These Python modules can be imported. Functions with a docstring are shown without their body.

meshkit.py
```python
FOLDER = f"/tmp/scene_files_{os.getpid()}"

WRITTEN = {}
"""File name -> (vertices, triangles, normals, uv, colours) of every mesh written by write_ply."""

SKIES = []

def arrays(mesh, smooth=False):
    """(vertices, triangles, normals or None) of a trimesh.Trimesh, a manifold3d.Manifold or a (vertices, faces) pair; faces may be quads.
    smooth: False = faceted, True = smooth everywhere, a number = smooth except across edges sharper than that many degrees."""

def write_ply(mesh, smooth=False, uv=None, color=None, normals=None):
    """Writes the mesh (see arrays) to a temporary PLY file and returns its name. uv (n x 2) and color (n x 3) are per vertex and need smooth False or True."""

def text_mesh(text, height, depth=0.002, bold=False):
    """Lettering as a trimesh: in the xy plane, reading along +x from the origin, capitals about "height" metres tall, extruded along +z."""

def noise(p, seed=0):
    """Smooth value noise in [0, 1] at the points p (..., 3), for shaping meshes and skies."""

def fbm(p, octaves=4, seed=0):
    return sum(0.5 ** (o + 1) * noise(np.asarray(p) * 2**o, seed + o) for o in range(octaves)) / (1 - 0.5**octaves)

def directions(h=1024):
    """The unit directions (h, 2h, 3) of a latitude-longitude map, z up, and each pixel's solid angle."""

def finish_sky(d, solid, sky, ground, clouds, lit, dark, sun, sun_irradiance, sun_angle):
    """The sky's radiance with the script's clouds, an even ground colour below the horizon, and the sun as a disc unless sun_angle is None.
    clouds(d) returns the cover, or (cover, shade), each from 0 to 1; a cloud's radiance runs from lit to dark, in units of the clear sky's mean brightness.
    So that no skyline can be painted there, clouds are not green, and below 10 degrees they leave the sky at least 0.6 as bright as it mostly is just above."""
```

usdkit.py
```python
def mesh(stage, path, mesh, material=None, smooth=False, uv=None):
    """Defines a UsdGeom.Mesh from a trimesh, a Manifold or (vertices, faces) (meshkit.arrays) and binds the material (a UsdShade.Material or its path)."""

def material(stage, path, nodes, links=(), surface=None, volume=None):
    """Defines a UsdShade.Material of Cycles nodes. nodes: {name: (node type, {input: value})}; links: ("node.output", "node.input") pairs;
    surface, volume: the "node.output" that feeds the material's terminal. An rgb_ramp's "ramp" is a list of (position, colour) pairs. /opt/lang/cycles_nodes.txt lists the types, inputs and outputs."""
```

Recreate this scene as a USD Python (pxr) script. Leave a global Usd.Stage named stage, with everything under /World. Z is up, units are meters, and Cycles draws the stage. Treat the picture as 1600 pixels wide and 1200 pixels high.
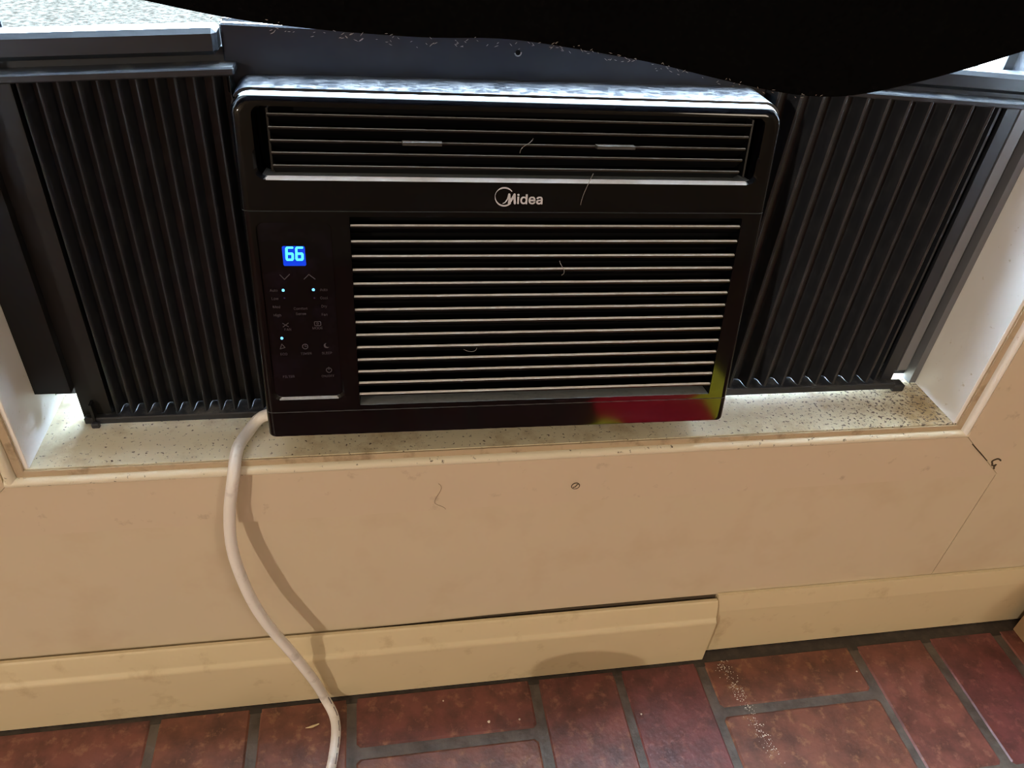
import math
import random

import numpy as np
import trimesh
from manifold3d import Manifold, CrossSection
from pxr import Gf, Sdf, Usd, UsdGeom, UsdLux
from shapely.geometry import LineString, Point, Polygon
from shapely.ops import unary_union

import meshkit
import usdkit

random.seed(7)
stage = Usd.Stage.CreateInMemory()
UsdGeom.SetStageUpAxis(stage, UsdGeom.Tokens.z)
UsdGeom.SetStageMetersPerUnit(stage, 1.0)
UsdGeom.Xform.Define(stage, "/World")
UsdGeom.Scope.Define(stage, "/World/Looks")

# ------------------------------------------------------------------ camera
CAM = np.array([-0.111, -0.4905, 0.7952])
YAW, PITCH, ROLL, FPX = 0.2209, 0.6488, 0.1001, 1186.0
cy, sy, cp, sp, cr, sr = (math.cos(YAW), math.sin(YAW), math.cos(PITCH), math.sin(PITCH), math.cos(ROLL), math.sin(ROLL))
fwd = np.array([sy * cp, cy * cp, -sp])
right0 = np.array([cy, -sy, 0.0])
up0 = np.cross(right0, fwd)
right, up = cr * right0 + sr * up0, -sr * right0 + cr * up0
cam = UsdGeom.Camera.Define(stage, "/World/camera")
cam.CreateHorizontalApertureAttr(36.0)
cam.CreateVerticalApertureAttr(27.0)
cam.CreateFocalLengthAttr(36.0 * FPX / 1600.0)
cam.CreateClippingRangeAttr(Gf.Vec2f(0.02, 200.0))
cam.CreateExposureAttr(0.0)
cam.AddTransformOp().Set(Gf.Matrix4d(*right, 0, *up, 0, *(-fwd), 0, *CAM, 1))

# ------------------------------------------------------------------ light
SKY = 24.0
sky = UsdLux.DomeLight.Define(stage, "/World/sky")
sky.CreateColorAttr(Gf.Vec3f(0.66, 0.83, 1.0))
sky.CreateIntensityAttr(SKY)
sun = UsdLux.DistantLight.Define(stage, "/World/sun")          # a high sun behind thin cloud
sun.CreateAngleAttr(11.0)
sun.CreateIntensityAttr(18.0)
sun.CreateColorAttr(Gf.Vec3f(0.86, 0.94, 1.0))
sun.AddRotateXYZOp().Set(Gf.Vec3f(-6.0, -15.0, 0.0))
LAMP_COLOR = (1.0, 0.85, 0.67)
LAMP_AND_FILL = (((-2.05, -2.30, 1.20), 0.035, 2250.0), ((1.25, -2.35, 1.30), 0.28, 13.0))     # place, radius, radiance of the lamp and of the added fill globe


# ------------------------------------------------------------------ helpers
def numbered(path):
    if not stage.GetPrimAtPath(path):
        return path
    k = 1
    while stage.GetPrimAtPath(f"{path}_{k:03d}"):
        k += 1
    return f"{path}_{k:03d}"


def tag(p, label=None, cat=None, group=None, kind=None):
    p = p.GetPrim() if hasattr(p, "GetPrim") else p
    for k, v in (("label", label), ("category", cat), ("group", group), ("kind", kind)):
        if v:
            p.SetCustomDataByKey(k, v)
    return p


BASE = {}


def thing(name, loc, label=None, cat=None, group=None, kind=None):
    x = UsdGeom.Xform.Define(stage, numbered("/World/" + name))
    x.AddTranslateOp().Set(Gf.Vec3d(*map(float, loc)))
    BASE[str(x.GetPath())] = np.array(loc, float)
    return tag(x, label, cat, group, kind)


def top_of(p):
    return "/" + "/".join(str(p.GetPath()).split("/")[1:3])


def arrays(m):
    if hasattr(m, "to_mesh"):
        q = m.to_mesh()
        return trimesh.Trimesh(q.vert_properties[:, :3].astype(float), q.tri_verts, process=False)
    return m.copy() if isinstance(m, trimesh.Trimesh) else trimesh.Trimesh(*m, process=False)


def part(name, mesh, mat, parent=None, smooth=30, label=None, kind=None, cat=None, group=None):
    """One Mesh prim; the mesh is given in world coordinates."""
    mesh = arrays(mesh)
    root = "/World" if parent is None else str(parent.GetPath())
    if parent is not None:
        mesh.vertices = mesh.vertices - BASE[top_of(parent)]
    m = usdkit.mesh(stage, numbered(f"{root}/{name}"), mesh, mat, smooth=smooth)
    return tag(m, label, cat, group, kind)


def hull(pts):
    return Manifold.hull_points(np.asarray(pts, float))


def box(x0, x1, y0, y1, z0, z1):
    return Manifold.cube((x1 - x0, y1 - y0, z1 - z0)).translate((x0, y0, z0))


def bev(x0, x1, y0, y1, z0, z1, r=0.0015):
    """A box with chamfered edges."""
    P = []
    for x, sx in ((x0, 1), (x1, -1)):
        for y, sy_ in ((y0, 1), (y1, -1)):
            for z, sz in ((z0, 1), (z1, -1)):
                P += [(x + sx * r, y + sy_ * r, z), (x + sx * r, y, z + sz * r), (x, y + sy_ * r, z + sz * r)]
    return hull(P)


def tube(path, r, n=12, cap=True):
    P = np.asarray(path, float)
    rr = np.full(len(P), r) if np.ndim(r) == 0 else np.asarray(r, float)
    T = np.gradient(P, axis=0)
    T /= np.linalg.norm(T, axis=1, keepdims=True)
    nrm = np.cross(T[0], [0.3, 0.9, 0.31])
    nrm /= np.linalg.norm(nrm)
    V, F = [], []
    a = np.arange(n) / n * 2 * np.pi
    for i in range(len(P)):
        nrm = nrm - T[i] * (nrm @ T[i])
        nrm /= np.linalg.norm(nrm)
        b = np.cross(T[i], nrm)
        V.append(P[i] + rr[i] * (np.cos(a)[:, None] * nrm + np.sin(a)[:, None] * b))
    for i in range(len(P) - 1):
        for k in range(n):
            p, q = i * n + k, i * n + (k + 1) % n
            F += [(p, q, q + n), (p, q + n, p + n)]
    V = np.vstack(V)
    if cap:
        c0, c1 = len(V), len(V) + 1
        V = np.vstack([V, P[0], P[-1]])
        e = (len(P) - 1) * n
        for k in range(n):
            F += [(c0, (k + 1) % n, k), (c1, e + k, e + (k + 1) % n)]
    return trimesh.Trimesh(V, np.array(F), process=False)


def spline(pts, n):
    from scipy.interpolate import CubicSpline
    P = np.asarray(pts, float)
    s = np.r_[0, np.cumsum(np.linalg.norm(np.diff(P, axis=0), axis=1))]
    return CubicSpline(s, P)(np.linspace(0, s[-1], n))


def prism(poly, axis, a, b):
    """Extrude a 2D (u, v) polygon along an axis from a to b: axis x -> (y, z), y -> (x, z), z -> (x, y)."""
    m = CrossSection([np.asarray(poly, float)]).extrude(b - a) if Polygon(poly).exterior.is_ccw else CrossSection([np.asarray(poly, float)[::-1]]).extrude(b - a)
    m = arrays(m)
    u, v, w = m.vertices[:, 0].copy(), m.vertices[:, 1].copy(), m.vertices[:, 2] + a
    if axis == "x":
        m.vertices = np.stack([w, u, v], 1)
    elif axis == "y":
        m.vertices = np.stack([u, w, v], 1)
        m.invert()
    else:
        m.vertices = np.stack([u, v, w], 1)
    return m


# ------------------------------------------------------------------ materials
L = "/World/Looks/"


def plain(name, color, rough=0.5, **kw):
    return usdkit.material(stage, L + name, {"p": ("principled_bsdf", dict(base_color=color, roughness=rough, **kw))}, surface="p.BSDF")


def speckled(name, c0, c1, scale, lo, hi, rough=0.5, bump=0.0, bump_scale=60, c2=None, scale2=6, lo2=.5, hi2=.7, detail=6, stretch=(1, 1, 1), dist=0.001, **kw):
    """Base colour c0 with blotches of c1 (and of c2 at another scale), and fine relief."""
    N = {"g": ("geometry", {}), "m": ("mapping", {"scale": stretch}), "n": ("noise_texture", {"scale": scale, "detail": detail, "roughness": .6}),
         "r": ("map_range", {"from_min": lo, "from_max": hi, "clamp": True}), "c": ("mix", {"color1": c0, "color2": c1}), "p": ("principled_bsdf", dict(roughness=rough, **kw))}
    K = [("g.position", "m.vector"), ("m.vector", "n.vector"), ("n.fac", "r.value"), ("r.result", "c.fac")]
    out = "c.color"
    if c2 is not None:
        N |= {"n2": ("noise_texture", {"scale": scale2, "detail": 5, "roughness": .65}), "r2": ("map_range", {"from_min": lo2, "from_max": hi2, "clamp": True}), "c2": ("mix", {"color2": c2})}
        K += [("g.position", "n2.vector"), ("n2.fac", "r2.value"), ("r2.result", "c2.fac"), (out, "c2.color1")]
        out = "c2.color"
    K.append((out, "p.base_color"))
    if bump:
        N |= {"nb": ("noise_texture", {"scale": bump_scale, "detail": 5}), "b": ("bump", {"strength": bump, "distance": dist})}
        K += [("g.position", "nb.vector"), ("nb.fac", "b.height"), ("b.normal", "p.normal")]
    return usdkit.material(stage, L + name, N, K, surface="p.BSDF")


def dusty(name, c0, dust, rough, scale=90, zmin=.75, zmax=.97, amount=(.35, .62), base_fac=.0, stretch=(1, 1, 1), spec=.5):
    """Dark plastic with paler upward faces: settled dust on some parts, a painted highlight on others (the true normal's height decides where)."""
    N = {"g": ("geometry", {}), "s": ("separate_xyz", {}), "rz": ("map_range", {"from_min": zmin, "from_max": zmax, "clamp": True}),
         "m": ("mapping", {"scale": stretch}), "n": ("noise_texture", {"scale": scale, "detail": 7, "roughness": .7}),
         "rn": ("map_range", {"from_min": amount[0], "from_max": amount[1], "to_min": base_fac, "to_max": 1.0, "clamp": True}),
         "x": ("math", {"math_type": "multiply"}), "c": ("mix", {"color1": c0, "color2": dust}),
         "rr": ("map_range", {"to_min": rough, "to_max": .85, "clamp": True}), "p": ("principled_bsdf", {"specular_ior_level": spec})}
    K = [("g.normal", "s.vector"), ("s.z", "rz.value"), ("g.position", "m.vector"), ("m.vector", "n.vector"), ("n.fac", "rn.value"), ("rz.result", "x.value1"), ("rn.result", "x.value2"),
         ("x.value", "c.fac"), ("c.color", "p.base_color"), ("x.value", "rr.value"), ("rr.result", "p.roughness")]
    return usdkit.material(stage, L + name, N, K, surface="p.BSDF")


CREAM = (0.66, 0.57, 0.42)
M = {}
M["wall"] = speckled("wall_paint", CREAM, (0.60, 0.49, 0.34), 14, .52, .8, .55, .25, 45, c2=(0.56, 0.45, 0.31), scale2=3, lo2=.6, hi2=.85)
M["casing"] = speckled("casing_paint", (0.66, 0.56, 0.42), (0.46, 0.37, 0.26), 55, .62, .78, .5, .2, 60)
M["baseboard"] = speckled("baseboard_paint", (0.68, 0.58, 0.38), (0.50, 0.39, 0.22), 30, .58, .8, .45, .3, 60)
M["sill"] = usdkit.material(stage, L + "dirty_sill_paint", {
    "g": ("geometry", {}), "s": ("separate_xyz", {}), "rx": ("map_range", {"from_min": .20, "from_max": .43, "to_min": .0, "to_max": 1.0, "clamp": True}),
    "n1": ("noise_texture", {"scale": 290, "detail": 7, "roughness": .62}), "n2": ("noise_texture", {"scale": 24, "detail": 6, "roughness": .65}), "n3": ("noise_texture", {"scale": 60, "detail": 3}),
    "sh": ("math", {"math_type": "multiply_add", "value2": .075}), "m1": ("map_range", {"from_min": .600, "from_max": .66, "clamp": True}),
    "sb": ("math", {"math_type": "multiply_add", "value2": .16}), "m2": ("map_range", {"from_min": .50, "from_max": .76, "clamp": True}),
    "c1": ("mix", {"color1": (0.86, 0.79, 0.58), "color2": (0.52, 0.38, 0.19)}), "c2": ("mix", {"color2": (0.13, 0.09, 0.06)}),
    "b": ("bump", {"strength": .35, "distance": .001}), "p": ("principled_bsdf", {"roughness": .5})},
    [("g.position", "s.vector"), ("g.position", "n1.vector"), ("g.position", "n2.vector"), ("g.position", "n3.vector"), ("s.x", "rx.value"), ("rx.result", "sh.value1"), ("n1.fac", "sh.value3"), ("sh.value", "m1.value"),
     ("rx.result", "sb.value1"), ("n2.fac", "sb.value3"), ("sb.value", "m2.value"), ("m2.result", "c1.fac"), ("c1.color", "c2.color1"), ("m1.result", "c2.fac"), ("c2.color", "p.base_color"), ("n3.fac", "b.height"), ("b.normal", "p.normal")], surface="p.BSDF")
M["jamb"] = speckled("jamb_paint", (0.93, 0.94, 0.93), (0.66, 0.62, 0.54), 130, .66, .74, .4, .6, 26, dist=.002)
M["bead"] = speckled("bead_paint", (0.78, 0.73, 0.58), (0.10, 0.08, 0.055), 150, .62, .70, .5, .4, 80)
M["fillet"] = speckled("brownish_strip_paint", (0.50, 0.40, 0.27), (0.24, 0.18, 0.11), 60, .52, .75, .55, .3, 80)  # browner and darker than the casing boards
M["dark_mark"] = plain("dark_mark_paint", (0.075, 0.055, 0.035), .9)
M["back_wall"] = plain("far_wall_paint", (0.22, 0.18, 0.13), .7)
M["ceiling"] = plain("ceiling_paint", (0.75, 0.72, 0.66), .8)
M["mortar"] = speckled("mortar", (0.125, 0.105, 0.092), (0.045, 0.035, 0.030), 35, .4, .7, .5, .7, 160)
M["dark_joint"] = speckled("dark_joint", (0.040, 0.033, 0.029), (0.075, 0.060, 0.050), 60, .45, .75, .7, .6, 160)
M["brick"] = [speckled(f"brick_glaze_{'abcd'[k]}", a, b, 30, .40, .66, .36, .6, 150, c2=c, scale2=75, lo2=.54, hi2=.74, dist=.0008) for k, (a, b, c) in enumerate((
    ((0.185, 0.060, 0.050), (0.080, 0.030, 0.027), (0.30, 0.140, 0.085)), ((0.205, 0.072, 0.058), (0.095, 0.036, 0.032), (0.31, 0.15, 0.10)),
    ((0.165, 0.050, 0.050), (0.075, 0.026, 0.027), (0.26, 0.10, 0.08)), ((0.200, 0.075, 0.052), (0.090, 0.036, 0.028), (0.33, 0.17, 0.09))))]
M["face"] = dusty("glossy_black_plastic", (0.002, 0.002, 0.003), (0.26, 0.29, 0.31), .07, 170, .80, .93, (.2, .5), .6, spec=.33)  # dust tone also paints the bright sky line along the top rim
M["housing"] = dusty("dusty_black_housing", (0.010, 0.013, 0.020), (0.115, 0.118, 0.128), .28, 120, .9, .99, (.44, .64), .10, (1, 1.8, 1))
M["lip"] = dusty("painted_lip_glint", (0.25, 0.26, 0.28), (0.75, 0.77, 0.8), .3, 60, .3, .6, (.2, .5), .7)  # bright line along the outlet lip, put into the colour
M["louver"] = dusty("pale_edged_black_louver", (0.004, 0.004, 0.005), (0.42, 0.43, 0.44), .35, 60, .55, .9, (.2, .55), .45)  # upward edges paler than the blades
M["slat"] = dusty("pale_edged_black_slat", (0.0035, 0.0035, 0.0045), (0.78, 0.76, 0.74), .35, 50, .55, .9, (.2, .5), .6)  # front edges facing up are paler than the rest of the slat
M["cavity"] = plain("cavity_black", (0.002, 0.002, 0.0025), .7, specular_ior_level=.1)
M["tab"] = dusty("grey_tab", (0.05, 0.05, 0.05), (0.85, 0.85, 0.85), .35, 60, .8, .97, (.0, .2), .9)  # white upward face paints the lit top of the tab
M["pleat"] = speckled("pleated_black_vinyl", (0.022, 0.025, 0.032), (0.042, 0.046, 0.053), 60, .5, .75, .42, .2, 120)
M["rail"] = dusty("black_rail_plastic", (0.018, 0.021, 0.028), (0.20, 0.20, 0.19), .42, 70, .8, .98, (.48, .75), .03)
M["lit_strip_grey"] = plain("lit_edge_grey", (0.17, 0.18, 0.205), .4)  # grey paints the lit faces of the black end channel
M["flange"] = speckled("blue_black_flange", (0.0085, 0.0135, 0.025), (0.016, 0.022, 0.034), 22, .45, .75, .4)
M["frame_black"] = plain("frame_black", (0.006, 0.0065, 0.0075), .5, specular_ior_level=.35)
M["sash"] = dusty("black_sash_paint", (0.016, 0.020, 0.027), (0.09, 0.09, 0.09), .4, 60, .8, .98, (.45, .75), .05)
M["metal"] = plain("screw_metal", (0.5, 0.5, 0.5), .3, metallic=1.0)
M["logo"] = plain("silver_print", (0.62, 0.62, 0.68), .35)
M["print"] = plain("faint_grey_print", (0.055, 0.050, 0.068), .5)
M["panel"] = speckled("control_panel_gloss", (0.0022, 0.0022, 0.0036), (0.006, 0.0045, 0.010), 40, .5, .7, .12, specular_ior_level=.3)
M["display"] = plain("display_blue", (0.0, 0.01, 0.08), .3, emission_color=(0.0, 0.045, 0.75), emission_strength=1.0)
M["digit"] = plain("digit_cyan", (0.0, 0.1, 0.2), .3, emission_color=(0.10, 0.80, 1.0), emission_strength=1.5)
M["led"] = plain("indicator_blue", (0.0, 0.1, 0.2), .3, emission_color=(0.12, 0.42, 1.0), emission_strength=2.6)
M["led_off"] = plain("indicator_unlit", (0.03, 0.02, 0.08), .3)
M["cord"] = speckled("white_cord_vinyl", (0.86, 0.84, 0.82), (0.55, 0.51, 0.49), 60, .55, .8, .42, .15, 200)
M["cord_print"] = plain("cord_print", (0.16, 0.14, 0.16), .6)
M["cloth"] = speckled("black_cloth", (0.0014, 0.0014, 0.0016), (0.003, 0.003, 0.0033), 400, .4, .7, .95, .3, 700, specular_ior_level=.03)
M["pavement"] = speckled("pale_gravel", (0.026, 0.0245, 0.021), (0.010, 0.009, 0.0075), 42, .42, .62, .95, .8, 60, dist=.01, specular_ior_level=0.0)
M["glass"] = usdkit.material(stage, L + "window_glass", {"w": ("layer_weight", {"blend": .5}), "q": ("math", {"math_type": "power", "value2": 5.0}), "f": ("map_range", {"to_min": .035, "to_max": .75}),
                                                         "t": ("transparent_bsdf", {"color": (.97, .98, .98)}), "g": ("glossy_bsdf", {"roughness": .02}), "m": ("mix_closure", {})},
                             [("w.facing", "q.value1"), ("q.value", "f.value"), ("f.result", "m.fac"), ("t.BSDF", "m.closure1"), ("g.BSDF", "m.closure2")], surface="m.closure")
M["globes"] = [usdkit.material(stage, L + f"glow_globe_{n}", {"e": ("emission", {"color": LAMP_COLOR, "strength": p[2]})}, surface="e.emission") for n, p in zip(("small", "large"), LAMP_AND_FILL)]
M["brass"] = plain("lamp_brass", (0.6, 0.45, 0.2), .3, metallic=1.0)
M["red"] = speckled("red_reflection_glow", (0.42, 0.010, 0.022), (0.25, 0.006, 0.012), 12, .4, .6, .5, emission_color=(1.0, 0.018, 0.05), emission_strength=2.1)
M["yellow"] = speckled("yellow_green_reflection_glow", (0.40, 0.36, 0.03), (0.2, 0.2, 0.02), 14, .4, .6, .5, emission_color=(1.0, 0.95, 0.06), emission_strength=2.6)
M["hair"] = plain("pale_hair", (0.27, 0.25, 0.24), .5)
M["dark_hair"] = plain("dark_hair", (0.30, 0.22, 0.14), .5)
M["added_carton"] = plain("brown_card", (0.36, 0.24, 0.13), .8)
M["boot"] = plain("black_suede", (0.012, 0.012, 0.012), .8)
M["sole"] = plain("brown_rubber", (0.06, 0.045, 0.035), .7)
M["straw"] = plain("straw", (0.62, 0.50, 0.30), .6)
M["crumb"] = plain("white_crumb", (0.75, 0.70, 0.62), .7)
M["white_dust"] = plain("white_dust", (0.70, 0.68, 0.62), .8)

# ------------------------------------------------------------------ the room
XL, XR, ZS, ZT = -0.3902, 0.4525, 0.3446, 2.15          # window opening
RX0, RX1, RY0, RZ = -2.9, 2.3, -3.2, 2.45
WT = 0.17

wall = box(RX0, RX1, 0.0, WT, -0.02, RZ) - box(XL, XR, -0.01, WT + .01, ZS - .02, ZT)
wall = wall - box(0.5365, 0.5376, -0.01, 0.006, 0.0975, 0.285)       # upright joint between two boards
w = part("wall_front", wall, M["wall"], smooth=False, kind="structure", label="cream painted wall below and around the window")
part("wall_back", box(RX0, RX1, RY0 - .1, RY0, -0.02, RZ), M["back_wall"], smooth=False, kind="structure")
part("wall_left", box(RX0 - .1, RX0, RY0 - .1, WT, -0.02, RZ), M["back_wall"], smooth=False, kind="structure")
part("wall_right", box(RX1, RX1 + .1, RY0 - .1, WT, -0.02, RZ), M["back_wall"], smooth=False, kind="structure")
part("ceiling", box(RX0 - .1, RX1 + .1, RY0 - .1, WT, RZ, RZ + .1), M["ceiling"], smooth=False, kind="structure")

# brick floor: basket weave of 203 x 101 mm bricks in recessed mortar
floor = thing("floor", (0, 0, 0), kind="structure", label="red brick floor laid in a basket weave with dark mortar")
part("mortar_bed", box(RX0, RX1, RY0, 0.0, -0.06, -0.0016), M["mortar"], floor, smooth=False)
rng = random.Random(3)
S, GX, GY, J = 0.2032, 0.0525, 0.0165, 0.0052


def brick_mesh(x0, x1, y0, y1, k):
    r = random.Random(k)
    j = lambda: r.uniform(-.0016, .0016)
    x0, x1, y0, y1 = x0 + J + j(), x1 - J + j(), y0 + J + j(), y1 - J + j()
    zt = r.uniform(-.0004, .0002)
    P, c = [], 0.004
    for z, d in ((-0.012, 0.0), (zt - .0016, 0.0), (zt, .0022)):
        for a, b in ((x0, y0), (x1, y0), (x1, y1), (x0, y1)):
            sx, sy_ = (1 if a == x0 else -1), (1 if b == y0 else -1)
            P += [(a + sx * (d + c), b + sy_ * d, z), (a + sx * d, b + sy_ * (d + c), z)]
    m = arrays(hull(P))
    y = m.vertices[:, 1]
    m.vertices[:, 1] = np.minimum(y, -0.0235)
    return m


part("wall_joint", box(RX0 + .002, RX1 - .002, -.0275, -.0003, -.0055, -.0010), M["dark_joint"], floor, smooth=False, label="darker joint along the baseboard")  # floor strip along the wall, darker than the mortar
near, far = [], []
i0, i1, j0, j1 = int((RX0 - GX) / S) - 1, int((RX1 - GX) / S) + 1, int((RY0 - GY) / S) - 1, 1
for i in range(i0, i1 + 1):
    for j in range(j0, j1):
        bx, by = GX + i * S, GY + j * S
        for h in (0, 1):
            if (i + j) % 2 == 0:       # lying side by side, long across x
                q = (bx, bx + S, by + h * S / 2, by + (h + 1) * S / 2)
            else:
                q = (bx + h * S / 2, bx + (h + 1) * S / 2, by, by + S)
            if q[2] > -0.035 or q[0] < RX0 + .01 or q[1] > RX1 - .01 or q[2] < RY0 + .01:
                continue
            (near if q[2] > -0.50 and -0.85 < q[0] and q[1] < 1.15 else far).append(q)
for k, q in enumerate(near):
    part("brick", brick_mesh(*q, k), M["brick"][rng.randrange(4)], floor, smooth=25)
part("brick_field", trimesh.util.concatenate([brick_mesh(*q, 1000 + k) for k, q in enumerate(far)]), M["brick"][0], floor, smooth=25, kind="stuff")

# baseboard: two lengths with a moulded upper edge, butted at x = 0.262
base = thing("baseboard_front", (0, -0.01, 0), kind="structure", label="cream baseboard in two lengths with a moulded top edge")
m = prism([(-.0008, .0035), (-.0165, .0035), (-.0165, .0735), (-.0150, .0765), (-.0125, .0785), (-.0115, .0800), (-.0112, .0835), (-.0060, .0985), (-.0038, .1005), (-.0008, .1005)], "x", RX0 + .002, 0.2615)
v = m.vertices
t = np.clip((v[:, 0] + .15) / .41, 0, 1)
v[:, 1] += .00065 * (1 - t) - .0030 * t ** 1.4                       # its right end has come away from the wall
v[:, 2] -= .0030 * t
part("baseboard_length", m, M["baseboard"], base, label="left length, standing proud of the wall")
m = prism([(-.0006, .0012), (-.0085, .0012), (-.0085, .0765), (-.0078, .0785), (-.0050, .0975), (-.0038, .1020), (-.0006, .1025)], "x", 0.2625, RX1 - .002)
part("baseboard_length", m, M["baseboard"], base, label="right length, set back against the wall")
part("joint_shadow_gap", prism([(-.14, .094), (.2610, .094), (.2610, .1004), (.10, .1002), (.0, .0990), (-.14, .0945)], "y", -.0005, -.0002), M["dark_mark"], base, smooth=False, label="open gap along the top of the left length, its shade painted dark")  # dark sheet paints the shade inside the open gap

# casing around the window: flat boards with a rounded bead next to the opening
trim = thing("trim_1", (0, -0.005, ZS), kind="structure", label="cream casing and rounded bead framing the window opening")
def board(poly):
    m_ = prism(poly, "y", -.0028, -.0002)
    return m_


part("apron_board", board([(-.462, .2712), (.5357, .2712), (.4702, .3290), (-.4077, .3290)]), M["casing"], trim, smooth=False, label="horizontal casing board under the sill")
part("side_board", board([(.4704, .3293), (.5359, .2715), (.5359, ZT + .08), (.4704, ZT + .08)]), M["casing"], trim, smooth=False)
part("side_board", board([(-.4625, .2715), (-.4079, .3293), (-.4079, ZT + .08), (-.4625, ZT + .08)]), M["casing"], trim, smooth=False)
part("head_board", bev(-.4615, .535, -.0028, -.0002, ZT + .081, ZT + .15, .0008), M["casing"], trim)


def bead_profile(n=9):
    """(outwards distance from the opening, towards the room) of the bead's section."""
    a = np.linspace(0, np.pi, n)
    return [(.0112 - .0045 * math.cos(x), .0018 + .0042 * math.sin(x)) for x in a]


bp = bead_profile()
poly = [(-.0002, ZS - .0160)] + [(-d, ZS - o) for o, d in bp[::-1]] + [(-.0002, ZS - .0065)]
part("fillet_strip", prism([(-.0002, ZS - .0066), (-.0017, ZS - .0066), (-.0017, ZS - .0012), (-.0012, ZS - .0006), (-.0002, ZS - .0006)], "x", XL - .0065, XR + .0065), M["fillet"], trim, label="narrow brownish strip between sill and bead")
part("bead", prism(poly, "x", XL - .0160, XR + .0160), M["bead"], trim, label="rounded bead along the front of the sill")
for sx, x0 in ((1, XR), (-1, XL)):
    poly = [(x0 + sx * .0165, -.0002)] + [(x0 + sx * (o + .0006), -d) for o, d in bp[::-1]] + [(x0 + sx * .0070, -.0002)]
    part("fillet_strip", bev(min(x0 + sx * .0004, x0 + sx * .0071), max(x0 + sx * .0004, x0 + sx * .0071), -.0017, -.0002, ZS - .006, ZT + .02, .0004), M["fillet"], trim)
    part("bead", prism(poly, "z", ZS - .012, ZT + .02), M["bead"] if sx < 0 else M["jamb"], trim)
# mitre crack and knot hole at the lower right corner, and a sunk screw in the apron
crack = Polygon([(.4815, .3190), (.4975, .3060), (.5120, .2935), (.5110, .2930), (.4965, .3050), (.4808, .3182)])
part("mitre_crack", prism(list(crack.exterior.coords)[:-1], "y", -.00325, -.0026), M["dark_mark"], trim, smooth=False)
kn = tube([(.523 + .0042 * math.cos(a) * (1 + .3 * math.sin(3 * a)), -.0031, .2905 + .0048 * math.sin(a)) for a in np.linspace(.4, 5.6, 16)] + [(.5245, -.0031, .284), (.5262, -.0031, .281)], .0009, 6)
part("knot_mark", kn, M["dark_mark"], trim)
sc = trimesh.creation.cylinder(.0037, .0012, sections=20)
sc.apply_transform(trimesh.transformations.rotation_matrix(np.pi / 2, [1, 0, 0]))
sc.apply_translation((.0691, -.0031, .2928))
scr = part("screw_head", sc, M["casing"], trim, label="screw head painted over in cream")
ring = trimesh.creation.torus(.0038, .00045, major_sections=24, minor_sections=6)
ring.apply_transform(trimesh.transformations.rotation_matrix(np.pi / 2, [1, 0, 0]))
ring.apply_translation((.0691, -.0036, .2928))
part("screw_rim", ring, M["dark_mark"], trim)
part("screw_slot", tube([(.0665, -.0038, .2912), (.0690, -.0038, .2921), (.0700, -.0038, .2945), (.0715, -.0038, .2950)], .0005, 6), M["dark_mark"], trim)

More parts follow.
